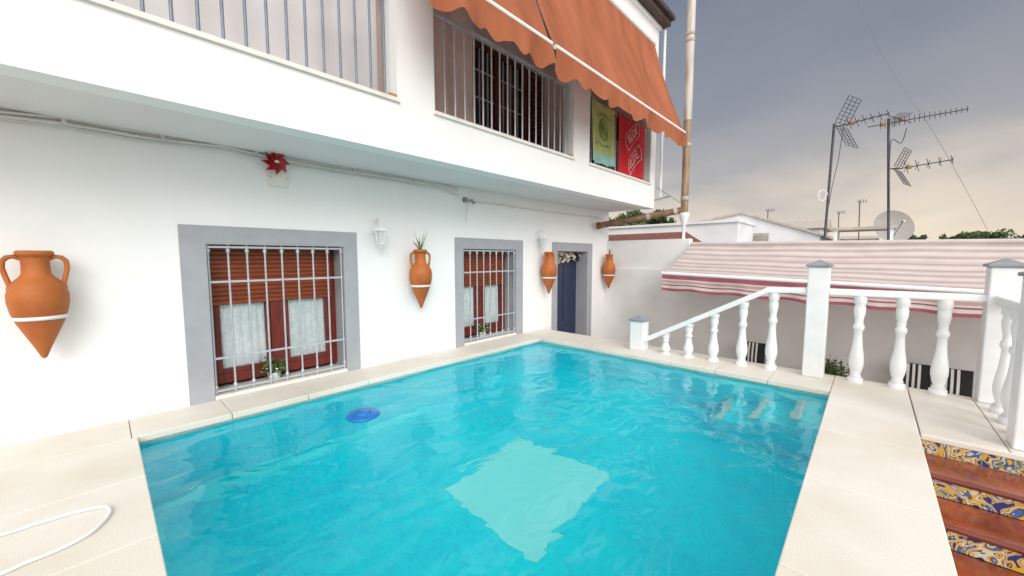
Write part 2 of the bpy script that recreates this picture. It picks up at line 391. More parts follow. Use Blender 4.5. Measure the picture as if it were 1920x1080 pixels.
# ------------------------------------------------------------ house
house=thing('house','white house with balcony and grey framed barred windows beside the pool','house',(3,WV,0))
def wall(y, x0,x1,z0,z1, ops, depth):
    m=MB(); xs=sorted({x0,x1,*[v for o in ops for v in o[:2]]}); zs=sorted({z0,z1,*[v for o in ops for v in o[2:]]})
    for i in range(len(xs)-1):
        for j in range(len(zs)-1):
            xm=(xs[i]+xs[i+1])/2; zm=(zs[j]+zs[j+1])/2
            if any(o[0]<xm<o[1] and o[2]<zm<o[3] for o in ops): continue
            a,b_,cc,d=xs[i],xs[i+1],zs[j],zs[j+1]
            m.add([(a,y,cc),(b_,y,cc),(b_,y,d),(a,y,d)],[(0,1,2,3)])
            m.add([(a,y+depth,cc),(b_,y+depth,cc),(b_,y+depth,d),(a,y+depth,d)],[(3,2,1,0)])
    for a,b_,cc,d in ops+[(x0,x1,z0,z1)]:
        P=[(a,cc),(b_,cc),(b_,d),(a,d)]
        for k in range(4):
            p,q=P[k],P[(k+1)%4]
            m.add([(p[0],y,p[1]),(q[0],y,q[1]),(q[0],y+depth,q[1]),(p[0],y+depth,p[1])],[(0,1,2,3)])
    return m
W1=(.746,2.143,.03,1.635); W2=(4.125,5.425,.03,1.64); D1=(6.75,7.95,ZF,1.63)
wall(WV,-4,HE,-2,ZS+.1,[W1,W2,D1],.42).build('wall',M['plaster'],house)
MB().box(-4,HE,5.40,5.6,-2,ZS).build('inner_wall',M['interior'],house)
def surround(parent,u0,u1,z0,z1,a,b_,top,z_bot,y=WV):
    m=MB(); m.box(a,u0,y-.012,y,z_bot,top).box(u1,b_,y-.012,y,z_bot,top).box(u0,u1,y-.012,y,z1,top)
    m.box(u0,u0+.003,y-.011,y+.4,z0,z1).box(u1-.003,u1,y-.011,y+.4,z0,z1).box(u0+.003,u1-.003,y-.011,y+.4,z1-.003,z1)
    return m.build('surround',M['surround'],parent)
def window(o, so, name_label, nb, shut):
    u0,u1,z0,z1=o; y=WV+.29; fr=.085
    m=MB()
    m.box(u0+.003,u0+fr,y,y+.08,z0+.05,z1-.01).box(u1-fr,u1-.003,y,y+.08,z0+.05,z1-.01).box(u0+fr,u1-fr,y,y+.08,z0+.05,z0+.15).box(u0+fr,u1-fr,y,y+.08,z1-.1,z1-.01)
    mid=(u0+u1)/2
    m.box(mid-.075,mid+.075,y-.01,y+.075,z0+.15,z1-.1)
    for a,b_ in ((u0+fr,mid-.075),(mid+.075,u1-fr)):
        m.box(a,a+.05,y+.01,y+.07,z0+.15,z1-.1).box(b_-.05,b_,y+.01,y+.07,z0+.15,z1-.1).box(a+.05,b_-.05,y+.01,y+.07,z0+.15,z0+.21)
    win=m.build('window',M['wood'],house,bevel=.006); win['label']=name_label
    s=MB(); n=13; zb=shut; zt=z1-.012
    for k in range(n):
        a=zb+(zt-zb)*k/n; d=zb+(zt-zb)*(k+1)/n
        s.prism([(u0+.06,y-.02,a),(u0+.06,y-.032,a+.012),(u0+.06,y-.032,d-.014),(u0+.06,y-.02,d-.004)],(u1-u0-.12,0,0))
    s.box(u0+.06,u1-.06,y-.018,y-.012,zb,zt)
    s.build('roller_shutter',M['shutter'],win,fix=True)
    g=MB()
    for a,b_ in ((u0+fr+.05,mid-.125),(mid+.125,u1-fr-.05)): g.add([(a,y+.03,z0+.21),(b_,y+.03,z0+.21),(b_,y+.03,shut+.1),(a,y+.03,shut+.1)],[(0,1,2,3)])
    g.build('pane',M['pane'],win)
    k=MB()
    for a,b_ in ((u0+fr+.03,mid-.1),(mid+.1,u1-fr-.03)):
        k.grid(lambda i,j:(a+(b_-a)*i,y+.062+.012*math.sin(i*38+1.5*math.sin(j*3)),z0+.18+(z1-z0-.4)*j),60,6)
    k.build('curtain',M['lace'],win)
    MB().box(u0+.004,u1-.004,WV-.02,y+.02,z0-.027,z0+.012).build('sill',M['whitestone'],win,bevel=.004)
    gr=MB(); yg=WV+.03; r=.0105
    for i in range(nb):
        x=u0+.02+(u1-u0-.04)*i/(nb-1)
        gr.tube([(x,yg,z0+.015),(x,yg,z1-.004)],r,8)
        for zz in (z1-.07,z0+.09): gr.lathe([(r,-.025),(.019,-.012),(.021,0),(.019,.012),(r,.025)],(x,yg,zz),10)
    for zz in (z0+.05,z0+.40,z0+1.21,z1-.03): gr.bar((u0+.002,yg,zz),(u1-.002,yg,zz),.012,.022)
    for zz in (z0+.45,z0+1.26):
        gr.bar((u1-.02,yg,zz),(u1-.02,yg+.12,zz),.012)
    gr.build('grille',M['iron'],win)
    surround(win,u0,u1,z0,z1,so[0],so[1],so[2],0.0)
    return win
window(W1,(.54,2.32,1.82),'wide wood window with lace curtains behind a grey grille, nearest to the camera',9,.97)
window(W2,(3.95,5.62,1.82),'wood window with lace curtains behind a grey grille, between two wall lanterns',9,.97)
# door
dr=MB(); u0,u1=D1[:2]
dr.box(u0+.003,u1-.003,WV+.3,WV+.36,ZF,1.62)
for a,b_ in ((ZF+.15,ZF+.9),(ZF+1.05,1.5)):
    for k in range(2):
        x=u0+.1+k*.55; dr.box(x,x+.45,WV+.285,WV+.3,a,b_)
dr=dr.build('door',M['blue'],house,bevel=.008)
surround(dr,u0,u1,ZF,1.63,6.56,8.16,1.82,-1.04)
MB().tube([(u0+.12,WV+.26,-.05),(u0+.12,WV+.26,.1)],.012,8).build('handle',M['bracket'],dr)
bc=MB(); bc.grid(lambda i,j:(u0+.02+1.15*i,WV+.20+.03*math.sin(i*30)+.02*math.sin(j*9),1.61-.16*j-.16*(1-i)**2*j-.05*abs(math.sin(i*9))*j),60,8,lambda i,j:1 if noise.noise((i*12,j*4,1.7))>.22 else (2 if noise.noise((i*9,j*3,5))>-.05 else 0))
bc.build('door_curtain',[M['black'],M['wfab'],M['garland']],dr)
# balcony
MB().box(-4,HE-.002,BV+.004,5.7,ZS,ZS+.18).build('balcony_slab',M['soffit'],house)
O1=(-3.2,2.27,3.18,5.3); O2=(2.75,5.59,3.18,5.3); O3=(6.1,8.68,3.18,5.3)
wall(BV,-4,HE,ZS-.01,6.6,[O1,O2,O3],.22).build('balcony_front',M['plaster'],house)
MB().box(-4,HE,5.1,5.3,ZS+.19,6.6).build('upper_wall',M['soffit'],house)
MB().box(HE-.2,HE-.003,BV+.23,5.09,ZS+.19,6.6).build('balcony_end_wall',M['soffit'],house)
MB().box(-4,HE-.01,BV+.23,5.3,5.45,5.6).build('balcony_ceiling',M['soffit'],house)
rf=MB(); rf.box(-4,HE+.02,BV-.06,6,6.6,6.66)
rf.build('cornice',M['plaster'],house)
ev=MB(); ev.box(-4,HE+.12,BV-.22,6,6.665,6.78).box(-4,HE+.16,BV-.30,6,6.78,6.86).build('eave',M['darkroof'],house,bevel=.01)
MB().prism([(-4,BV-.3,6.862),(-4,6,6.862),(-4,6,7.7)],(HE+4.1,0,0)).build('roof',M['tile'],house,fix=True)
def railing(o,lab,mm):
    m=MB(); y=BV+.11; n=int(round((o[1]-o[0])/.155))
    for i in range(n):
        x=o[0]+(o[1]-o[0])*(i+.5)/n; m.tube([(x,y,o[2]),(x,y,4.34)],.0125,8)
    m.bar((o[0]+.001,y,4.355),(o[1]-.001,y,4.355),.045,.035)
    r=m.build('balcony_railing',mm,house); r['label']=lab
    MB().box(o[0]-.02,o[1]+.02,BV-.03,BV+.0,o[2]-.035,o[2]+.004).box(o[0]+.002,o[1]-.002,BV,BV+.235,o[2]-.03+.032,o[2]+.006).build('sill',M['whitestone'],r)
    MB().box(o[1]-.09,o[1]-.003,BV-.004,BV+.2,o[2]+.006,o[2]+.045).build('sill_end',M['ochre'],r)
railing(O1,'balcony railing nearest the camera',M['rail_iron']); railing(O2,'middle balcony railing under the orange awnings',M['iron']); railing(O3,'far balcony railing with towels over it',M['iron'])
def folds(x,j): return .018*math.sin(x*7+.6*math.sin(x*2.3))+.008*math.sin(x*17+j)
MB().grid(lambda i,j:(-3.4+5.85*i,4.55+folds(-3.4+5.85*i,j),2.86+2.5*j),260,3).build('balcony_curtain',M['lav'],house)
MB().grid(lambda i,j:(2.47+1.6*i,4.62+2*folds(2.47+1.6*i,j),2.86+2.5*j),120,3).build('balcony_curtain',M['rosy'],house)
def upwin(u0,u1,z0,z1,lab):
    y=5.06; m=MB().box(u0,u0+.09,y-.06,y+.03,z0,z1).box(u1-.09,u1,y-.06,y+.03,z0,z1).box(u0+.09,u1-.09,y-.06,y+.03,z0,z0+.09).box(u0+.09,u1-.09,y-.06,y+.03,z1-.09,z1).box((u0+u1)/2-.05,(u0+u1)/2+.05,y-.06,y+.03,z0+.09,z1-.09)
    w=m.build('window',M['darkwood'],house,bevel=.004); w['label']=lab
    MB().box(u0+.09,u1-.09,y,y+.02,z0+.09,z1-.09).build('pane',M['darkglass'],w)
    k=MB()
    for i in range(1,8):
        if i!=4: x=u0+(u1-u0)*i/8; k.box(x-.009,x+.009,y-.03,y-.005,z0+.09,z1-.09)
    for i in range(1,5):
        z=z0+(z1-z0)*i/5; k.box(u0+.09,u1-.09,y-.033,y-.008,z-.009,z+.009)
    k.build('glazing_bars',M['glazing'],w)
upwin(4.2,5.75,2.86,5.1,'wood balcony door with white glazing bars behind the middle railing')
upwin(7.3,8.5,3.3,5.1,'wood balcony window behind the towels')
sh=MB(); sh.box(5.78,6.35,5.03,5.09,2.86,5.1)
for k in range(26): sh.prism([(5.84,5.03,2.95+k*.08),(5.84,5.0,2.96+k*.08),(5.84,5.03,3.02+k*.08)],(.46,0,0))
sh=sh.build('shutter_panel',M['darkwood'],house,fix=True); sh['label']='brown louvred shutter beside the balcony door'
# ------------------------------------------------------------ orange awnings
def awning(u0,u1,label):
    t=thing('awning',label,'awning',((u0+u1)/2,BV,6.15),'orange awnings over the balcony')
    A=Vector((0,BV-.05,6.15)); B=Vector((0,3.05,4.13))
    f=MB(); f.grid(lambda i,j:(u0+(u1-u0)*i, A.y+(B.y-A.y)*j+.05*math.sin(j*PI)+(.022*math.sin(i*(u1-u0)*5+j*2)+.012*math.sin(i*(u1-u0)*13-j*4))*math.sin(j*PI), A.z+(B.z-A.z)*j),int((u1-u0)*20),16)
    f.build('canopy',M['orange'],t)
    MB().tube([(u0,A.y,A.z+.02),(u1,A.y,A.z+.02)],.045,12).build('roller',M['alu'],t)
    MB().tube([(u0,B.y-.01,B.z),(u1,B.y-.01,B.z)],.03,10).build('front_bar',M['alu'],t)
    n=max(1,round((u1-u0)/.40))
    v=MB(); v.grid(lambda i,j:(u0+(u1-u0)*i, B.y-.03+.045*j*math.sin(i*(u1-u0)*9+.6)+.025*j*math.sin(i*23), B.z-.02-j*(.24+.075*abs(math.sin(i*n*PI))+.015*math.sin(i*31)+.01*math.sin(i*57))),int((u1-u0)*30),6)
    v.build('valance',M['orange'],t)
    for x in (u0+.03,u1-.03):
        MB().tube([(x,BV-.01,4.7),(x,B.y+.02,B.z+.02)],.016,8).build('arm',M['alu'],t)
    return t
awning(2.15,3.97,'shorter orange awning with scalloped edge over the balcony, nearer the camera')
awning(4.06,8.62,'long orange awning with scalloped edge over the balcony, beside the tall downpipe')
# ------------------------------------------------------------ towels
def drape(u0,u1,zb,fn,name,lab,mats,cat='towel',ph=0):
    y=BV+.11; t=thing(name,lab,cat,((u0+u1)/2,y,zb))
    def f(i,j):
        x=u0+(u1-u0)*i; L=4.39-zb
        if j<.12: a=j/.12; return (x,y+.045-.09*a,4.385+.012*math.sin(a*PI)-.012*math.sin(i*PI)) 
        k=(j-.12)/.88
        return (x+.03*k*math.sin(i*3+ph),y-.045-.03*k*(.6+math.sin(i*13+ph+k*1.5))-.012*k*math.sin(i*25),4.385-L*k-.04*k*math.sin(i*2.2+ph)-.012*math.sin(i*PI)*(1-k))
    m=MB().grid(f,48,40,fn); m.build('cloth',mats,t)
    MB().grid(lambda i,j:(u0+(u1-u0)*i,y+.046,4.385-.5*j),10,8).build('back_fold',mats[0],t)
    return t,f
y0=BV+.11
tw,ft=drape(6.24,7.1,3.3,lambda i,j:1 if j>.86 else 0,'beach_towel','yellow green towel with teal hem hung over the far balcony railing',[M['greentowel'],M['teal']],ph=.7)
def onc(f,i,j,o=.012): v=Vector(f(i,j)); v.y-=o; return v
em=MB()
for r in (.19,.145): em.tube([onc(ft,.5+r*math.cos(k*PI/12),.5+.16*r/.19*math.sin(k*PI/12)) for k in range(24)],.011,6,closed=True)
for k in range(4):
    em.tube([onc(ft,.5+(.02+.02*j)*math.cos(k*PI/2+j*.5),.5+(.02+.018*j)*math.sin(k*PI/2+j*.5)) for j in range(6)],.011,6)
for s_ in (-1,1):
    em.tube([onc(ft,.5+s_*.05*j,.30-.03*math.sin(j*1.1)) for j in range(7)],.011,6)
    em.tube([onc(ft,.5+s_*.05*j,.72+.03*math.sin(j*1.1)) for j in range(7)],.011,6)
em.build('emblem',M['olive'],tw)
rt,fr_=drape(7.26,8.5,3.2,lambda i,j:0,'beach_towel','red towel with white lettering hung over the far balcony railing',[M['redtowel']],ph=2.1)
def text(s,size,m,parent,ci,cj,ang,f,W_,L_):
    cu=bpy.data.curves.new('lettering','FONT'); cu.body=s; cu.size=size; cu.align_x='CENTER'; cu.align_y='CENTER'; cu.offset=.002
    o=bpy.data.objects.new('tmp',cu); COL.objects.link(o); dg=bpy.context.evaluated_depsgraph_get()
    me=bpy.data.meshes.new_from_object(o.evaluated_get(dg)); bpy.data.objects.remove(o)
    n=bpy.data.objects.new('lettering',me); COL.objects.link(n); me.materials.clear(); me.materials.append(m)
    ca,sa_=math.cos(ang),math.sin(ang)
    for v in me.vertices:
        x,z=v.co.x*ca-v.co.y*sa_, v.co.x*sa_+v.co.y*ca
        v.co=onc(f,min(1,max(0,ci+x/W_)),min(1,max(.13,cj-z/L_)),.010)-parent.location
    n.parent=parent; return n
for (ci,cj) in ((.50,.34),(.56,.72)):
    a=math.radians(38); W_,L_=1.24,1.35
    text('ELDE',.24,M['letter'],rt,ci,cj,a,fr_,W_,L_)
    pts=[]
    poly=((-.40,-.15),(.28,-.15),(.40,0),(.40,.15),(-.28,.15),(-.40,0))
    for k in range(6):
        p_,q_=poly[k],poly[(k+1)%6]
        for s_ in (0,.33,.67):
            sx,sz=p_[0]+(q_[0]-p_[0])*s_,p_[1]+(q_[1]-p_[1])*s_
            x,z=sx*math.cos(a)-sz*math.sin(a),sx*math.sin(a)+sz*math.cos(a)
            pts.append(onc(fr_,min(1,max(0,ci+x/W_)),min(1,max(.13,cj-z/L_)),.008))
    MB().tube(pts,.008,6,closed=True).build('lettering_border',M['letter'],rt)
# ------------------------------------------------------------ downpipe
dp=at(1283,400,x=9.08); top=9.2
t=thing('downpipe','tall weathered downpipe, brown below and pale grey above, at the end of the house','downpipe',(dp.x,dp.y,dp.z))
zj=at(1293,215,x=9.08).z
MB().tube([(dp.x,dp.y,dp.z),(dp.x,dp.y,zj)],.078,16).build('lower_pipe',M['pipe'],t)
MB().tube([(dp.x,dp.y,zj-.12),(dp.x,dp.y,top)],.086,16).build('upper_pipe',M['palepipe'],t)
for py in (372,272,78,66):
    z=at(1290,py,x=9.08).z; MB().lathe([(.080,-.045),(.091,-.04),(.092,.04),(.080,.045)],(dp.x,dp.y,z),16).build('joint_band',M['pipeband'],t)
MB().lathe([(.035,-.62),(.035,-.28),(.04,-.27),(.06,-.2),(.105,-.06),(.11,0),(.09,.01)],(dp.x,dp.y,dp.z),16).build('funnel',M['pvc'],t)
a=at(1118,424,y=4.88); b2=Vector((dp.x-.02,dp.y+.06,at(1283,394,x=9.08).z))
t2=thing('drain_pipe','sloping brown drain pipe running from the house corner to the downpipe','pipe',a)
MB().tube([a,b2],.072,16).build('pipe',M['drain'],t2)
d_=(b2-a).normalized()
for k in (.03,.62,.93):
    q=a+(b2-a)*k; MB().tube([q-d_*.04,q+d_*.04],.084,16).build('joint_band',M['pipeband'] if k>.1 else M['tile'],t2)
bk=MB(); q=at(1222,377,x=8.97); bk.bar(q,at(1256,368,x=9.06),.03); q2=at(1232,352,x=8.97); bk.bar(q2,at(1280,383,x=9.0),.014)
tag(bk.build('bracket',M['bracket']),'small grey steel bracket at the balcony corner','bracket')
pp=MB(); c0=at(1240,300,x=9.03); pp.tube([(c0.x,c0.y,2.9),(c0.x,c0.y,6.6)],.03,10)
tag(pp.build('thin_pipe',M['pvc']),'thin white vertical pipe on the corner of the balcony','pipe')
# ------------------------------------------------------------ wall cables
def onw(px,py,off=.025): 
    return at(px,py,y=WV-off)
cb=MB()
pts=[(-60,207),(0,218),(120,232),(250,254),(300,262),(420,275),(540,302),(640,320),(745,335),(800,345),(860,366)]
cb.tube([onw(*q) for q in pts],.015,8)
cb.tube([onw(q[0],q[1]-8-(0 if i%2 else 3)) for i,q in enumerate(pts)],.012,8)
cb.tube([onw(q[0],q[1]+5+(0 if i%3 else 2)) for i,q in enumerate(pts[:-1])],.007,6)
for px,py in ((305,262),(120,230),(665,322),(480,288)):
    q=onw(px,py-4); cb.box(q.x-.015,q.x+.015,WV-.045,WV,q.z-.04,q.z+.04)
tag(cb.build('wall_cable',M['cable']),'bundle of white cables clipped to the wall under the balcony','cable')
cb=MB().tube([onw(*q) for q in ((885,378),(940,384),(1000,393),(1060,401),(1128,409))],.014,8)
tag(cb.build('wall_cable',M['cable']),'single pale cable sagging along the wall towards the drain pipe','cable')
q=onw(522,334,0); t=thing('junction_box','cream square junction box on the wall under a red pinwheel','junction box',(q.x,WV,q.z))
MB().box(q.x-.10,q.x+.10,WV-.035,WV,q.z-.10,q.z+.10).build('cover',M['whitestone'],t,bevel=.008)
for sx in (-.08,.08):
    MB().tube([(q.x+sx,WV-.034,q.z),(q.x+sx,WV-.04,q.z)],.007,8).build('screw',M['bracket'],t)
q=onw(517,304,.09); t=thing('pinwheel','shiny red toy pinwheel fixed to the wall above a junction box','pinwheel',q)
pw=MB()
for k in range(8):
    a=k*PI/4; d=Vector((math.cos(a),0,math.sin(a))); n=Vector((-math.sin(a),0,math.cos(a)))
    pw.add([q,q+d*.07+n*.055+Vector((0,-.03,0)),q+d*.145,q+d*.06-n*.015],[(0,1,2,3)])
    pw.add([q+Vector((0,-.002,0)),q+d*.06+n*.02+Vector((0,-.035,0)),q+d*.085-n*.045+Vector((0,-.02,0))],[(0,1,2)])
pw.build('vanes',M['redplastic'],t)
MB().lathe([(.0,-.012),(.022,-.01),(.022,.01),(0,.012)],q+Vector((0,-.04,0)),10).build('hub',M['pvc'],t)
MB().tube([q,(q.x,WV-.01,q.z-.02)],.008,6).build('stick',M['pvc'],t)
q=onw(878,376,.05); t=thing('cable_hook','small grey steel cable hook on the wall with a loose wire end','hook',(q.x,WV,q.z))
MB().box(q.x-.07,q.x-.01,WV-.05,WV,q.z-.03,q.z+.05).tube([q,q+Vector((.06,-.03,.02)),q+Vector((.1,-.02,-.05))],.014,8).tube([q+Vector((-.1,0,.02)),q+Vector((.15,-.02,-.02))],.012,8).build('clamp',M['bracket'],t)
MB().tube([q,q+Vector((-.02,0,-.15)),q+Vector((-.05,0,-.36))],.006,6).build('wire',M['cable'],t)
# ------------------------------------------------------------ amphorae
def amphora():
    t=thing('amphora','','amphora',(0,0,0))
    k=.855/.9; s=.84
    prof=[(.004,0),(.02,.015),(.05,.09),(.10,.2),(.15,.31),(.178,.40),(.192,.48),(.192,.54),(.178,.6),(.145,.65),(.108,.685),(.092,.71),(.088,.78),(.09,.83),(.098,.855),(.118,.862),(.12,.885),(.108,.9),(.085,.9),(.075,.87),(.07,.75)]
    MB().lathe([(r*s,z*k) for r,z in prof],(0,0,0),32).build('body',M['clay'],t)
    for s_ in (-1,1):
        pts=[(s_*.085,0,.83),(s_*.12,0,.852),(s_*.160,0,.845),(s_*.188,0,.815),(s_*.192,0,.76),(s_*.178,0,.69),(s_*.16,0,.62),(s_*.165,0,.585)]
        MB().tube([(a*s,b,c*k) for a,b,c in pts],[.015,.017,.018,.017,.016,.016,.016,.018],10).build('handle',M['clay'],t)
    r=MB(); R=.162*s; r.lathe([(R-.004,.318),(R+.007,.318),(R+.013,.345),(R+.002,.347)],(0,0,0),32)
    r.bar((0,R,.332),(0,.19,.332),.04,.02); r.build('ring',M['pvc'],t)
    return t
A0=amphora()
AV=WV-.19
specs=[((84,672),'terracotta amphora without a plant at the left edge of the wall'),
       ((790,578),'terracotta amphora with a spiky plant between the two barred windows'),
       ((1029,551),'terracotta amphora between the far barred window and the blue door'),
       ((1142,541),'terracotta amphora in the corner past the blue door')]
for i,(pp_,lab) in enumerate(specs):
    L=at(*pp_,y=AV) if i<3 else Vector((8.66,AV,at(1141,541,x=8.62).z))
    specs[i]=(L,lab)
    o=A0 if i==0 else copy_tree(A0); o.location=L
    tag(o,lab,'amphora','terracotta amphorae hung along the wall')
def spiky(loc,n,L,label):
    t=MB()
    for k in range(n):
        a=random.uniform(0,2*PI); s_=random.uniform(.4,1)*L; lean=random.uniform(.3,1.1)
        d=Vector((math.cos(a),math.sin(a)*.5-.1,0)); w=Vector((-d.y,d.x,0)).normalized()*.011
        P=[Vector(loc)+d*lean*s_*q+Vector((0,0,s_*(1.5*q-.8*lean*q*q))) for q in (0,.35,.7,1)]
        for i in range(3):
            ww=[w*(1-.28*i),w*(1-.28*(i+1))] if i<2 else [w*.44,w*.02]
            t.add([P[i]-ww[0],P[i]+ww[0],P[i+1]+ww[1],P[i+1]-ww[1]],[(0,1,2,3)])
    return tag(t.build('spider_plant',M['leafl']),label,'plant')
L=specs[1][0]; spiky((L.x,AV,L.z+.81),16,.34,'spiky pale green plant growing from the amphora between the windows')
L=specs[3][0]; spiky((L.x,AV,L.z+.81),12,.24,'small spiky plant in the far corner amphora')
# ------------------------------------------------------------ lanterns
def lantern():
    t=thing('wall_lantern','','lamp',(0,0,0))
    MB().box(-.05,.05,-.018,0,.17,.36).build('back_plate',M['pvc'],t,bevel=.01)
    arm=[(0,-.01,.30),(0,-.06,.36),(0,-.12,.385),(0,-.165,.36),(0,-.17,.30)]
    MB().tube(arm,.011,8).tube([(0,-.015,.22),(0,-.06,.20),(0,-.085,.24),(0,-.06,.27),(0,-.045,.245)],.008,8).build('arm',M['pvc'],t)
    c=(0,-.17,0)
    MB().lathe([(.0,.30),(.016,.295),(.02,.275),(.05,.262),(.088,.225),(.092,.21),(.072,.205)],c,6,sm=False).build('cap',M['pvc'],t)
    MB().lathe([(.066,.205),(.045,.05)],c,6,sm=False).build('glass',M['lampglass'],t)
    k=MB()
    for i in range(6):
        w=i*PI/3; k.bar((.07*math.cos(w),-.17+.07*math.sin(w),.21),(.048*math.cos(w),-.17+.048*math.sin(w),.045),.011)
    k.lathe([(.05,.05),(.052,.035),(.03,.02),(.012,.0),(.016,-.012),(.0,-.025)],c,6,sm=False).build('cage',M['pvc'],t)
    return t
L0=lantern()
for i,(px,py,lab) in enumerate(((714,463,'white wall lantern right of the large barred window'),(1019,467,'white wall lantern between the far barred window and the blue door'))):
    o=L0 if i==0 else copy_tree(L0); q=at(px,py,y=WV-.17); o.location=(q.x,WV,q.z); tag(o,lab,'lamp','white wall lanterns on the house')
# ------------------------------------------------------------ window pots
def pot(loc,label,sc=1):
    t=thing('potted_plant',label,'potted plant',loc); L=Vector(loc)
    MB().lathe([(.045*sc,0),(.05*sc,.01),(.062*sc,.09*sc),(.068*sc,.1*sc),(.058*sc,.1*sc),(.054*sc,.085*sc)],L,16).build('pot',M['pvc'],t)
    m=MB().leaves(int(260),lambda:L+Vector((random.gauss(0,.055),random.gauss(0,.045),.15+random.gauss(0,.045)))*sc,.022*sc)
    m.leaves(40,lambda:L+Vector((random.gauss(0,.06),random.gauss(0,.05)-.02,.16+random.gauss(0,.045)))*sc,.013*sc,1)
    m.build('foliage',[M['leaf'],M['petal']],t)
pot((1.33,WV+.12,.043),'small white pot with leafy flowering plant inside the large barred window',1.1)
pot((4.66,WV+.12,.043),'small white pot with leafy flowering plant inside the far barred window',1.1)
# ------------------------------------------------------------ pool floater, hose
zf_=ZW-.008
q=at(681,778,z=ZW); t=thing('pool_floater','round blue plastic chlorine floater drifting on the pool water','pool float',(q.x,q.y,zf_))
MB().lathe([(.02,-.05),(.10,-.04),(.155,-.015),(.165,.008),(.155,.022),(.12,.032),(.09,.035),(.085,.039)],(q.x,q.y,zf_),28).build('body',M['bluefloat'],t)
MB().lathe([(.085,.039),(.08,.048),(.05,.053),(.0,.054)],(q.x,q.y,zf_),20).build('lid',M['bluefloat'],t)
hp=[(-120,1030),(0,1003),(80,978),(150,958),(195,950),(206,958),(195,976),(165,1002),(110,1030),(50,1054),(0,1076),(-90,1105)]
P=[at(x,y,z=.013) for x,y in hp]
def smooth(P,n=6):
    out=[]
    for i in range(len(P)-1):
        p0=P[max(i-1,0)];p1=P[i];p2=P[i+1];p3=P[min(i+2,len(P)-1)]
        for k in range(n):
            s_=k/n; out.append(.5*((2*p1)+(p2-p0)*s_+(2*p0-5*p1+4*p2-p3)*s_*s_+(3*p1-p0-3*p2+p3)*s_**3))
    return out+[P[-1]]
tag(MB().tube(smooth(P),.0095,10).build('hose',M['pvc']),'thin white hose looped on the stone deck at the near left','hose')
# ------------------------------------------------------------ balustrade
def rail_pt(v):
    k=(2.6-v)/(2.6+.95); return Vector((5.93+.30*k,v,0))
def post(loc,h,label,w=.22):
    t=thing('railing_post',label,'post',loc,'white square posts of the balustrade'); x,y=loc[0],loc[1]; z=loc[2]
    MB().box(x-w/2,x+w/2,y-w/2,y+w/2,z,z+h-.09).build('shaft',M['balus'],t,bevel=.012)
    m=MB(); a=w/2+.022; zz=z+h-.09; m.box(x-a,x+a,y-a,y+a,zz,zz+.03)
    b_=w/2+.012; vs=[(x-b_,y-b_,zz+.03),(x+b_,y-b_,zz+.03),(x+b_,y+b_,zz+.03),(x-b_,y+b_,zz+.03),(x,y,zz+.09)]
    m.add(vs,[(0,1,4),(1,2,4),(2,3,4),(3,0,4)]); m.build('cap',M['cap'],t,bevel=.006)
P1=rail_pt(at(1196,655,z=0).y); P2=rail_pt(at(1526,700,z=0).y); 
P1.x+=.02
post(P1,.56,'short white square post with grey cap at the low end of the sloping handrail',.22)
post(P2,1.47,'tall white square post with grey cap where sloping and level handrails meet',.21)
P3=Vector((6.24,-1.0,0)); P4=Vector((4.9,-1.0,0))
post(P3,1.49,'white square post with grey cap at the corner of the landing',.22)
post(P4,1.44,'white square post with grey cap beside the top of the terracotta steps',.22)
def baluster(loc,h,label,grp):
    pr=[(.072,0),(.072,.05),(.048,.06),(.058,.075),(.042,.095),(.056,.14),(.068,.2),(.070,.26),(.062,.33),(.048,.42),(.040,.52),(.038,.60),(.052,.62),(.052,.66),(.038,.68),(.040,.74),(.052,.80),(.055,.86),(.046,.9),(.060,.92),(.062,1.0)]
    m=MB().lathe([(r,q*h) for r,q in pr],loc,20)
    return tag(m.build('baluster',M['balus']),label,'baluster',grp)
def zrail(v):
    va=P1.y; vb=kv
    return .17+(1.06-.17)*min(1,max(0,(va-.1-v)/(va-.1-vb)))
kv=rail_pt(at(1432,690,z=0).y).y
ords=['first (shortest)','second','third','fourth','fifth (tallest)']
for i,px in enumerate((1240,1284,1332,1386,1442)):
    v=at(px,672+ (px-1284)*.14,z=0).y; q=rail_pt(v)
    baluster(q,zrail(v)-.03,ords[i]+' white turned baluster under the sloping handrail, counted from the short post','white turned balusters of the sloping handrail')
for i,(px,lab) in enumerate(((1603,'nearest the tall post'),(1680,'middle one of three'),(1757,'nearest the landing corner post'))):
    v=at(px,712+(px-1603)*.165,z=0).y; q=rail_pt(v)
    baluster(q,1.04,'white turned baluster under the level handrail, '+lab,'white turned balusters of the level handrail')
for i,x in enumerate((5.2,5.52,5.86)):
    baluster((x,-1.0,0),1.04,'white turned baluster on the landing side rail, '+('nearest the steps','middle one','nearest the corner post')[i],'white turned balusters beside the landing')
hr=MB()
hr.bar(rail_pt(P1.y-.1)+Vector((0,0,.17)),rail_pt(kv)+Vector((0,0,1.06)),.13,.07)
hr.bar(rail_pt(kv+.02)+Vector((0,0,1.062)),rail_pt(P2.y+.1)+Vector((0,0,1.08)),.132,.072)
tag(hr.build('handrail',M['balus'],bevel=.012),'sloping white handrail rising from the short post to the tall post','handrail')
hr=MB().bar(rail_pt(P2.y-.1)+Vector((0,0,1.075)),P3+Vector((0,.1,1.075)),.13,.075)
tag(hr.build('handrail',M['balus'],bevel=.012),'level white handrail between the tall post and the landing corner post','handrail')
hr=MB().bar(P4+Vector((.1,0,1.075)),P3+Vector((-.1,0,1.075)),.13,.075)
tag(hr.build('handrail',M['balus'],bevel=.012),'white handrail along the side of the landing at the right edge','handrail')
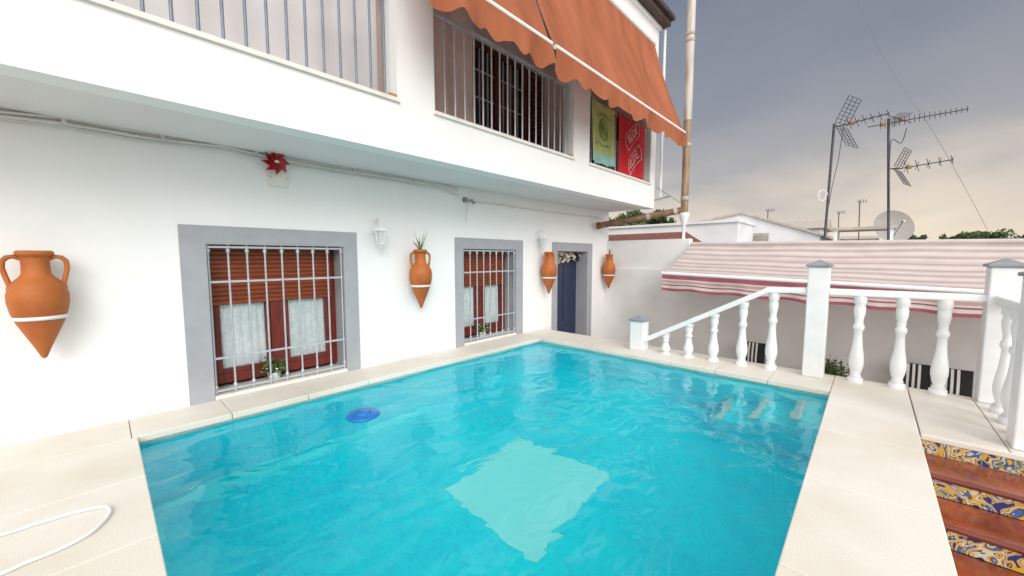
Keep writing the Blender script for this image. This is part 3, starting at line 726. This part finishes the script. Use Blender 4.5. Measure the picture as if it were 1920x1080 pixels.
# ------------------------------------------------------------ far patio wall, striped awning
bL=at(1295,459,x=FX-.02); bR=at(1905,455,x=FX-.02); fL=at(1243,512,y=bL.y); fR=at(1845,548,x=fL.x)
zr=fL.z+(fR.z-fL.z)*2.0
vR=bL.y+(fR.y-bL.y)*2.0
bRz=bL.z+(bR.z-bL.z)*(vR-bL.y)/(bR.y-bL.y)
fw=MB(); zt=at(1200,450,x=FX).z; ys=bL.y+.05
fw.prism([(FX,-9,-2),(FX,WV-.006,-2),(FX,WV-.006,zt),(FX,ys,zt),(FX,ys,bL.z-.08),(FX,vR,bRz-.08),(FX,-9,bRz-.25)],(.25,0,0))
zl=at(1210,505,x=FX-.07).z
fw.prism([(FX-.07,-9,-2),(FX-.07,WV-.006,-2),(FX-.07,WV-.006,zl),(FX-.07,ys,zl),(FX-.07,vR,bRz-.5),(FX-.07,-9,bRz-.6)],(.068,0,0))
tag(fw.build('patio_wall',M['greywall'],fix=True),'grey white rendered boundary wall with a ledge behind the patio','wall')
t=thing('striped_awning','pink and cream striped awning stretched over the lower patio','awning',(FX,(bL.y+vR)/2,bL.z))
stripes=[2,0,2,1,2,0,2,1,1,2,0,2,1,2,2,0,2,1,1,2,0,2,1,2,0,2,1,1,2,0,2,1,2,0,1,2]
NS=len(stripes)
def sa(i,j):
    y=bL.y+(vR-bL.y)*i; zf=fL.z+(zr-fL.z)*i; zb=bL.z+(bRz-bL.z)*i
    return (bL.x+(fL.x-bL.x)*j, y, zb+(zf-zb)*j-.05*math.sin(j*PI)*(1+.4*math.sin(i*7))+.006*math.sin(i*31+j*5))
MB().grid(sa,60,NS*2,lambda i,j:stripes[int(j*NS)]).build('canopy',[M['pink'],M['cream'],M['beige']],t)
MB().tube([(fL.x-.01,fL.y+.02,fL.z),(fL.x-.01,vR,zr)],.035,10).build('front_bar',M['alu'],t)
MB().tube([(bL.x,bL.y,bL.z+.02),(bL.x,vR,bRz+.02)],.04,10).build('roller',M['cream'],t)
vs2=[2,2,2,1,0,0,1,2,1,1,2,2]
def va(i,j):
    y=bL.y+(vR-bL.y)*i; zf=fL.z+(zr-fL.z)*i-.03
    return (fL.x-.035+.03*j*math.sin(i*60)+.015*j*math.sin(i*131), y, zf-j*(.29+.012*math.sin(i*70)))
MB().grid(va,160,12,lambda i,j:vs2[int(j*12)]).build('valance',[M['pink'],M['cream'],M['deeppink']],t)
for y in (bL.y-.3,vR+.5):
    MB().tube([(FX-.07,y,bL.z-.8),(fL.x,y,fL.z-.02)],.02,8).build('arm',M['alu'],t)
# chairs
def chair():
    t=thing('patio_chair','','chair',(0,0,0))
    MB().box(-.22,.22,-.2,.2,.42,.45).build('seat',M['black'],t,bevel=.01)
    for sx in (-1,1):
        for sy in (-1,1):
            MB().tube([(sx*.2,sy*.19,0),(sx*.19,sy*.18,.43)],.014,8).build('leg',M['bracket'],t)
    b=MB()
    b.grid(lambda i,j:(.2-.03*math.sin(j*PI)*math.sin(i*PI)+.06*j,-.20+.40*i,.46+.44*j),26,10,lambda i,j:(0,0,0,0,1,0,1,0,1,0,1,0,0)[int(i*13)])
    b.grid(lambda i,j:(.24+.06*j,-.20+.40*i,.46+.44*j),2,2)
    b.build('backrest',[M['black'],M['wfab']],t)
    for sy in (-1,1): MB().tube([(.225,sy*.2,.43),(.29,sy*.2,.91)],.013,8).build('back_frame',M['bracket'],t)
    return t
C0=chair()
for i,(px,py,lab) in enumerate(((1413,642,'black and white striped patio chair behind the sloping handrail'),(1714,682,'black and white striped patio chair behind the level handrail, left one of a pair'),(1786,692,'black and white striped patio chair behind the level handrail, right one of a pair'))):
    o=C0 if i==0 else copy_tree(C0); q=at(px,py,z=ZF+.9); o.location=(q.x-.27,q.y,ZF); tag(o,lab,'chair','striped chairs on the lower patio')
q=at(1562,682,z=-.32); t=thing('flower_pot','terracotta pot with red flowers behind the tall railing post','potted plant',(q.x,q.y,ZF)); L=Vector((q.x,q.y,ZF))
MB().lathe([(.12,0),(.13,.02),(.17,.36),(.19,.38),(.19,.42),(.16,.42),(.15,.38)],L,20).build('pot',M['clay'],t)
m=MB().leaves(500,lambda:L+Vector((random.gauss(0,.11),random.gauss(0,.11),.58+random.gauss(0,.09))),.035)
m.leaves(70,lambda:L+Vector((random.gauss(0,.12),random.gauss(0,.12),.70+random.gauss(0,.06))),.022,1)
m.build('foliage',[M['leaf'],M['redpetal']],t)
# ------------------------------------------------------------ neighbourhood
def simple_house(name,label,x0,x1,y0,y1,z0,z1,m=None):
    t=thing(name,label,'house',((x0+x1)/2,(y0+y1)/2,z0))
    MB().box(x0,x1,y0,y1,z0,z1).build('wall',m or M['farwall'],t)
    return t
NZ=1.55
h=simple_house('neighbour_house','flat roofed neighbour house behind the patio wall carrying the television antennas',9.4,16,-9,2.8,-2.2,NZ)
MB().box(9.4,9.55,-9,2.8,NZ,NZ+.06).box(15.85,16,-9,2.8,NZ,NZ+.06).build('parapet',M['farwall'],h)
a=at(1150,433,x=11.0); b_=at(1262,441,x=11.0)
h=thing('outbuilding','low outbuilding with red tiled roof just over the patio wall','outbuilding',(11,(a.y+b_.y)/2,-2.2))
MB().box(10.2,13,b_.y,a.y+1.5,-2.2,1.9).build('wall',M['farwall'],h)
MB().prism([(10.0,b_.y-.2,1.92),(11.4,b_.y-.2,2.22),(13.2,b_.y-.2,1.92)],(0,a.y+1.9-b_.y,0)).build('roof',M['tile'],h,fix=True)
X=15.5
l0=at(1140,424,x=X); l1=at(1300,424,x=X)
h=simple_house('long_house','long low white house with flat roof line left of the gabled house',X,X+5,l1.y-1.5,l0.y+4,-2.2,at(1220,425,x=X).z)
MB().box(X-.08,X+5.1,l1.y-1.55,l0.y+4.1,at(1220,425,x=X).z,at(1220,421,x=X).z).build('roof',M['farwall'],h)
X=18
pts=[at(x,y,x=X) for x,y in ((1292,422),(1392,402),(1538,442))]
h=thing('gabled_house','white gabled house with pale roof left of the antennas','house',(X,pts[1].y,-2.2))
wl=MB(); wl.prism([(X,pts[0].y,-2.2),pts[0],pts[1],pts[2],(X,pts[2].y,-2.2)],(9,0,0)); wl.build('wall',M['farwall'],h,fix=True)
r=MB()
for p,q in ((pts[0],pts[1]),(pts[1],pts[2])):
    d=(q-p).normalized()*.25
    p2=p-(d if p is pts[0] else Vector()); q2=q+(d if q is pts[2] else Vector())
    r.prism([p2+Vector((-.1,0,.01)),q2+Vector((-.1,0,.01)),q2+Vector((-.1,0,.10)),p2+Vector((-.1,0,.10))],(9.4,0,0))
r.build('roof',M['roofpale'],h,fix=True)
v=at(1400,449,x=X); m=MB()
m.box(X-.04,X-.001,v.y-.75,v.y+.75,v.z-.2,v.z+.24)
for k in range(5): m.box(X-.07,X-.041,v.y-.7,v.y+.7,v.z-.16+k*.07,v.z-.12+k*.07)
m.build('louvre',M['roofpale'],h)
for (px0,px1,py,d,lab,pk) in ((1420,1545,430,30,'distant white house with brown tiled roof between gabled house and antenna mast',410),(1580,1640,448,34,'distant pale house behind the satellite dish',440),(1730,1800,452,38,'distant pale house right of the satellite dish',447)):
    a=at(px0,py,d=d); b_=at(px1,py,d=d); X=(a.x+b_.x)/2; y0_,y1_=min(a.y,b_.y),max(a.y,b_.y)
    h=simple_house('distant_house',lab,X,X+6,y0_,y1_,-2.2,a.z)
    zk=at((px0+px1)/2,pk,d=d).z
    MB().prism([(X-.3,y0_-.3,a.z),(X+3,y0_-.3,zk),(X+6.3,y0_-.3,a.z)],(0,y1_-y0_+.6,0)).build('roof',M['roofpale'],h,fix=True)
a=at(1562,425,d=12.5); b_=at(1682,425,d=11.2)
t=thing('roof_canopy','small pale flat canopy on legs standing on the neighbour roof below the masts','canopy',(a.x,(a.y+b_.y)/2,NZ))
x0=min(a.x,b_.x); y0_,y1_=b_.y,a.y
zt=at(1620,427,x=x0).z
MB().box(x0,x0+1.3,y0_,y1_,zt-.05,zt+.04).build('slab',M['roofpale'],t,bevel=.01)
for yy in (y0_+.1,y1_-.1):
    for xx in (x0+.1,x0+1.2): MB().bar((xx,yy,NZ),(xx,yy,zt-.05),.08).build('leg',M['farwall'],t)
MB().lathe([(.6,0),(.58,.2),(.45,.38),(.2,.48),(0,.5)],(x0+.65,(y0_+y1_)/2,NZ+.0),18).build('tank',M['cap'],t)
q=at(1676,424,d=13.2); t=thing('satellite_dish','round beige satellite dish on the neighbour roof at the foot of the right mast','satellite dish',(q.x,q.y,NZ))
m=MB(); R=.58
aim=Vector((-.85,-.45,.28)).normalized(); ax=aim.orthogonal().normalized(); ay=aim.cross(ax)
m.grid(lambda i,j: q+ (ax*math.cos(i*2*PI)+ay*math.sin(i*2*PI))*R*j + aim*(.12*j*j-.12),36,7)
m.build('reflector',M['dish'],t)
MB().tube([q-aim*.10+Vector((0,0,-R*.8)),q+aim*.42],.013,8).tube([q+aim*.40,q+aim*.5],.03,10).build('feed_arm',M['bracket'],t)
MB().tube([(q.x+.25,q.y,NZ),(q.x+.25,q.y,q.z),q-aim*.13],.03,8).build('stand',M['bracket'],t)
# antennas
def yagi(t,o,dirv,L,nd_,el,updir=Vector((0,0,1)),refl=True,cross=False,gw=.36,gh=.62):
    d=dirv.normalized(); side=d.cross(updir).normalized(); up=side.cross(d).normalized()
    m=MB().tube([o-d*.15,o+d*L],.014,6)
    for i in range(nd_):
        c=o+d*(.12+(L-.14)*i/max(1,nd_-1)); k=el*(1-.45*i/nd_)
        if cross:
            m.tube([c-side*k-up*k*.7,c+side*k+up*k*.7],.008,5); m.tube([c-side*k+up*k*.7,c+side*k-up*k*.7],.008,5)
        else: m.tube([c-side*k,c+side*k],.008,5)
    m.build('boom',M['antenna'],t)
    MB().lathe([(.04,-.05),(.06,-.04),(.06,.04),(.04,.05)],o+d*.18,10).build('dipole_box',M['yellow'],t)
    if refl:
        for s_ in (-1,1):
            e=(d*.45+up*s_).normalized(); base_=o+up*s_*.04-d*.05; m=MB()
            for i in range(8): m.tube([base_+e*(gh*i/7)-side*gw,base_+e*(gh*i/7)+side*gw],.007,5)
            for i in range(4): m.tube([base_+side*(-gw+2*gw*i/3),base_+side*(-gw+2*gw*i/3)+e*gh],.009,5)
            m.build('reflector_grid',M['antenna'],t)
R_=Vector((sy,-cy,0)); Fw=Vector((cy,sy,0)); UP=Vector((0,0,1))
D=10.6
b0=at(1545,458,d=D); t0=at(1564,236,d=D)
t=thing('television_antenna','leaning antenna mast with a grid reflector head, left of the two masts','antenna',(b0.x,b0.y,NZ))
MB().tube([(b0.x,b0.y,NZ),t0+Vector((0,0,.06))],.03,8).build('mast',M['antenna'],t)
o_=at(1582,234,d=D)
yagi(t,o_,R_*.45+Fw*-.88+UP*.0,.95,6,.17,cross=True,gw=.34,gh=.66)
MB().tube([t0-Vector((0,0,.03)),o_],.016,6).build('clamp_arm',M['antenna'],t)
lp=MB(); c_=at(1542,366,d=D); lp.tube([c_+R_*(.15*math.cos(k*.55))*(1-.02*k)+UP*(.15*math.sin(k*.55)) for k in range(24)],.008,6); lp.build('coiled_cable',M['cable'],t)
MB().tube([o_,at(1572,300,d=D),at(1560,350,d=D),at(1548,420,d=D)],.007,6).build('cable',M['black'],t)
b0=at(1668,450,d=D+.3); t0=at(1666,222,d=D+.3)
t=thing('television_antenna','upright antenna mast with a long comb antenna on top and a grid antenna below','antenna',(b0.x,b0.y,NZ))
MB().tube([(b0.x,b0.y,NZ),t0],.03,8).build('mast',M['antenna'],t)
o_=at(1640,236,d=D+.3); e_=at(1816,204,d=D-.6); dv=(e_-o_)
yagi(t,o_,dv,dv.length,18,.13,Fw,refl=False)
yagi(t,at(1695,226,d=D+.3),R_*-1+Fw*-.55+UP*-.05,.75,6,.2,UP,refl=False,cross=True)
yagi(t,at(1688,316,d=D+.3),R_*.52+Fw*-.82+UP*.04,1.0,5,.20,UP,refl=True,cross=True,gw=.34,gh=.50)
MB().tube([at(1666,316,d=D+.3),at(1688,316,d=D+.3)],.016,6).build('clamp_arm',M['antenna'],t)
MB().tube(smooth([at(1700,240,d=D),at(1690,268,d=D),at(1672,262,d=D),at(1668,300,d=D),at(1665,330,d=D),at(1668,400,d=D+.2)]),.009,6).build('cable',M['black'],t)
for (px,py0,py1,d,lab) in ((1612,425,377,26,'thin distant rooftop antenna right of the left mast'),(1573,425,398,30,'very small distant rooftop antenna beside the left mast'),(1440,412,394,29,'small distant antenna above the gabled house')):
    a=at(px,py0,d=d); b_=at(px,py1,d=d); t=thing('rooftop_antenna',lab,'antenna',(a.x,a.y,a.z-1.2))
    MB().tube([a-UP*1.2,b_],.03,6).build('mast',M['antenna'],t)
    m=MB().tube([b_-R_*.15,b_+R_*.5],.015,5)
    for k in range(4): m.tube([b_+R_*(-.1+.18*k)-UP*.16,b_+R_*(-.1+.18*k)+UP*.16],.012,5)
    m.build('elements',M['antenna'],t)
P=[at(1590,-40,d=9),at(1650,95,d=9.5),at(1700,175,d=10),at(1745,240,d=10.5),at(1800,335,d=11.5),at(1852,432,d=13)]
tag(MB().tube(smooth(P),.005,6).build('overhead_cable',M['bracket']),'thin overhead cable hanging across the grey sky','cable')
# trees
def tree(px0,px1,py,d,label,n=900,sz=.22):
    a=at(px0,py,d=d); b_=at(px1,py,d=d); c=(a+b_)/2; w=(b_-a).length/2
    t=thing('tree',label,'tree',(c.x,c.y,-2.2))
    m=MB(); m.tube([(c.x,c.y,-2.2),(c.x+.1,c.y,c.z-1.6),(c.x,c.y+.1,c.z-.5)],[.22,.16,.08],8)
    cl=[]
    for k in range(14):
        a_=random.uniform(0,2*PI); q=Vector((c.x+w*.75*math.cos(a_)*random.random(),c.y+w*.75*math.sin(a_)*random.random(),c.z-.15-random.uniform(.2,1.6))); cl.append((q,random.uniform(.35,.6)*w*.6))
        if k<6: m.tube([(c.x,c.y,c.z-1.6),q],[.08,.03],6)
    for k in range(7):
        f=-1+2*(k+.5)/7; q=c+R_*(w*.9*f)+UP*(-.45-.35*abs(f)-random.uniform(0,.25)); cl.append((q,.3*w*random.uniform(.7,1.1)))
    m.build('trunk',M['bark'],t)
    def f():
        q,r=random.choice(cl); v=Vector((random.gauss(0,1),random.gauss(0,1),random.gauss(0,1))).normalized()*r*random.random()**.4; v.z*=.7; return q+v
    MB().leaves(n,f,sz).build('crown',M['leafd'],t)
tree(1140,1265,394,24,'dark green tree rising behind the long white house',2200,.2)
tree(1690,1735,436,40,'distant green tree right of the satellite dish',800,.2)
tree(1765,1815,437,44,'distant green tree left of the widest far tree',800,.2)
tree(1800,1880,430,42,'widest distant green tree at the right above the striped awning',1400,.22)
tree(1880,1960,440,46,'distant green tree at the right edge of the photo',800,.22)
# ------------------------------------------------------------ world and sun
w=bpy.data.worlds.new('World'); S.world=w; w.use_nodes=True; nt=w.node_tree
bg=nt.nodes['Background']
SUN_EL=math.radians(30); SUN_AZ=math.radians(-122)
sk=nd(nt,'ShaderNodeTexSky'); sk.sky_type='NISHITA'; sk.sun_disc=False; sk.sun_elevation=SUN_EL; sk.sun_rotation=PI/2-SUN_AZ
tc=nd(nt,'ShaderNodeTexCoord'); sx=nd(nt,'ShaderNodeSeparateXYZ'); nt.links.new(tc.outputs['Generated'],sx.inputs[0])
mp=nd(nt,'ShaderNodeMapping'); mp.inputs['Scale'].default_value=(1.3,1.3,3.6); nt.links.new(tc.outputs['Generated'],mp.inputs['Vector'])
nz=nd(nt,'ShaderNodeTexNoise'); nz.inputs['Scale'].default_value=2.0; nz.inputs['Detail'].default_value=6; nz.inputs['Roughness'].default_value=.5; nz.inputs['Distortion'].default_value=.3
nt.links.new(mp.outputs[0],nz.inputs['Vector'])
ad=nd(nt,'ShaderNodeMath',operation='MULTIPLY_ADD'); ad.inputs[1].default_value=.26; nt.links.new(nz.outputs['Fac'],ad.inputs[0]); 
sb=nd(nt,'ShaderNodeMath',operation='SUBTRACT'); sb.inputs[1].default_value=.115; nt.links.new(sx.outputs[2],sb.inputs[0]); nt.links.new(sb.outputs[0],ad.inputs[2])
rp=nd(nt,'ShaderNodeValToRGB'); cr=rp.color_ramp
cr.elements[0].position=0; cr.elements[0].color=(.93,.77,.60,1); cr.elements[1].position=1; cr.elements[1].color=(.19,.225,.29,1)
for p_,c_ in ((.06,(.93,.80,.64,1)),(.12,(.74,.65,.56,1)),(.19,(.46,.445,.445,1)),(.30,(.325,.34,.38,1)),(.55,(.205,.24,.305,1))):
    e=cr.elements.new(p_); e.color=c_
nt.links.new(ad.outputs[0],rp.inputs['Fac'])
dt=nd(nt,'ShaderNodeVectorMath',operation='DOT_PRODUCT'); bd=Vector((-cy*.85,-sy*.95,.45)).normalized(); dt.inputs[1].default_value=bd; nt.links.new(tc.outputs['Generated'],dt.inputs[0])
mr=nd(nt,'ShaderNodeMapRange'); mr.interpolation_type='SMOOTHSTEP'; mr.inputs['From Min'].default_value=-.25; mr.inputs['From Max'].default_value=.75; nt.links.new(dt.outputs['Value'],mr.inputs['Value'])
br=nd(nt,'ShaderNodeMixRGB'); br.inputs[2].default_value=(1.90,1.86,1.80,1); nt.links.new(mr.outputs[0],br.inputs[0]); nt.links.new(rp.outputs[0],br.inputs[1])  # unseen sky behind the camera brightened, added as fill for the white walls
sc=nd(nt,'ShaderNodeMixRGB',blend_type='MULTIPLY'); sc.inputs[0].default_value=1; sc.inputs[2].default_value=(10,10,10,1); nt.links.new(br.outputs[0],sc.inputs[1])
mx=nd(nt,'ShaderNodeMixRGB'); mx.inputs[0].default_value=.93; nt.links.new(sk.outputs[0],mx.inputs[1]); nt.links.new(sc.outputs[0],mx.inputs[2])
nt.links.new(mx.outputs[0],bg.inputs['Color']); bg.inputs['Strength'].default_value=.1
sd=bpy.data.lights.new('sun','SUN'); sd.energy=1.45; sd.angle=math.radians(30); sd.color=(1,.97,.93)
so=bpy.data.objects.new('sun',sd); COL.objects.link(so)
dirv=Vector((math.cos(SUN_AZ)*math.cos(SUN_EL),math.sin(SUN_AZ)*math.cos(SUN_EL),math.sin(SUN_EL)))
so.rotation_euler=dirv.to_track_quat('Z','Y').to_euler()
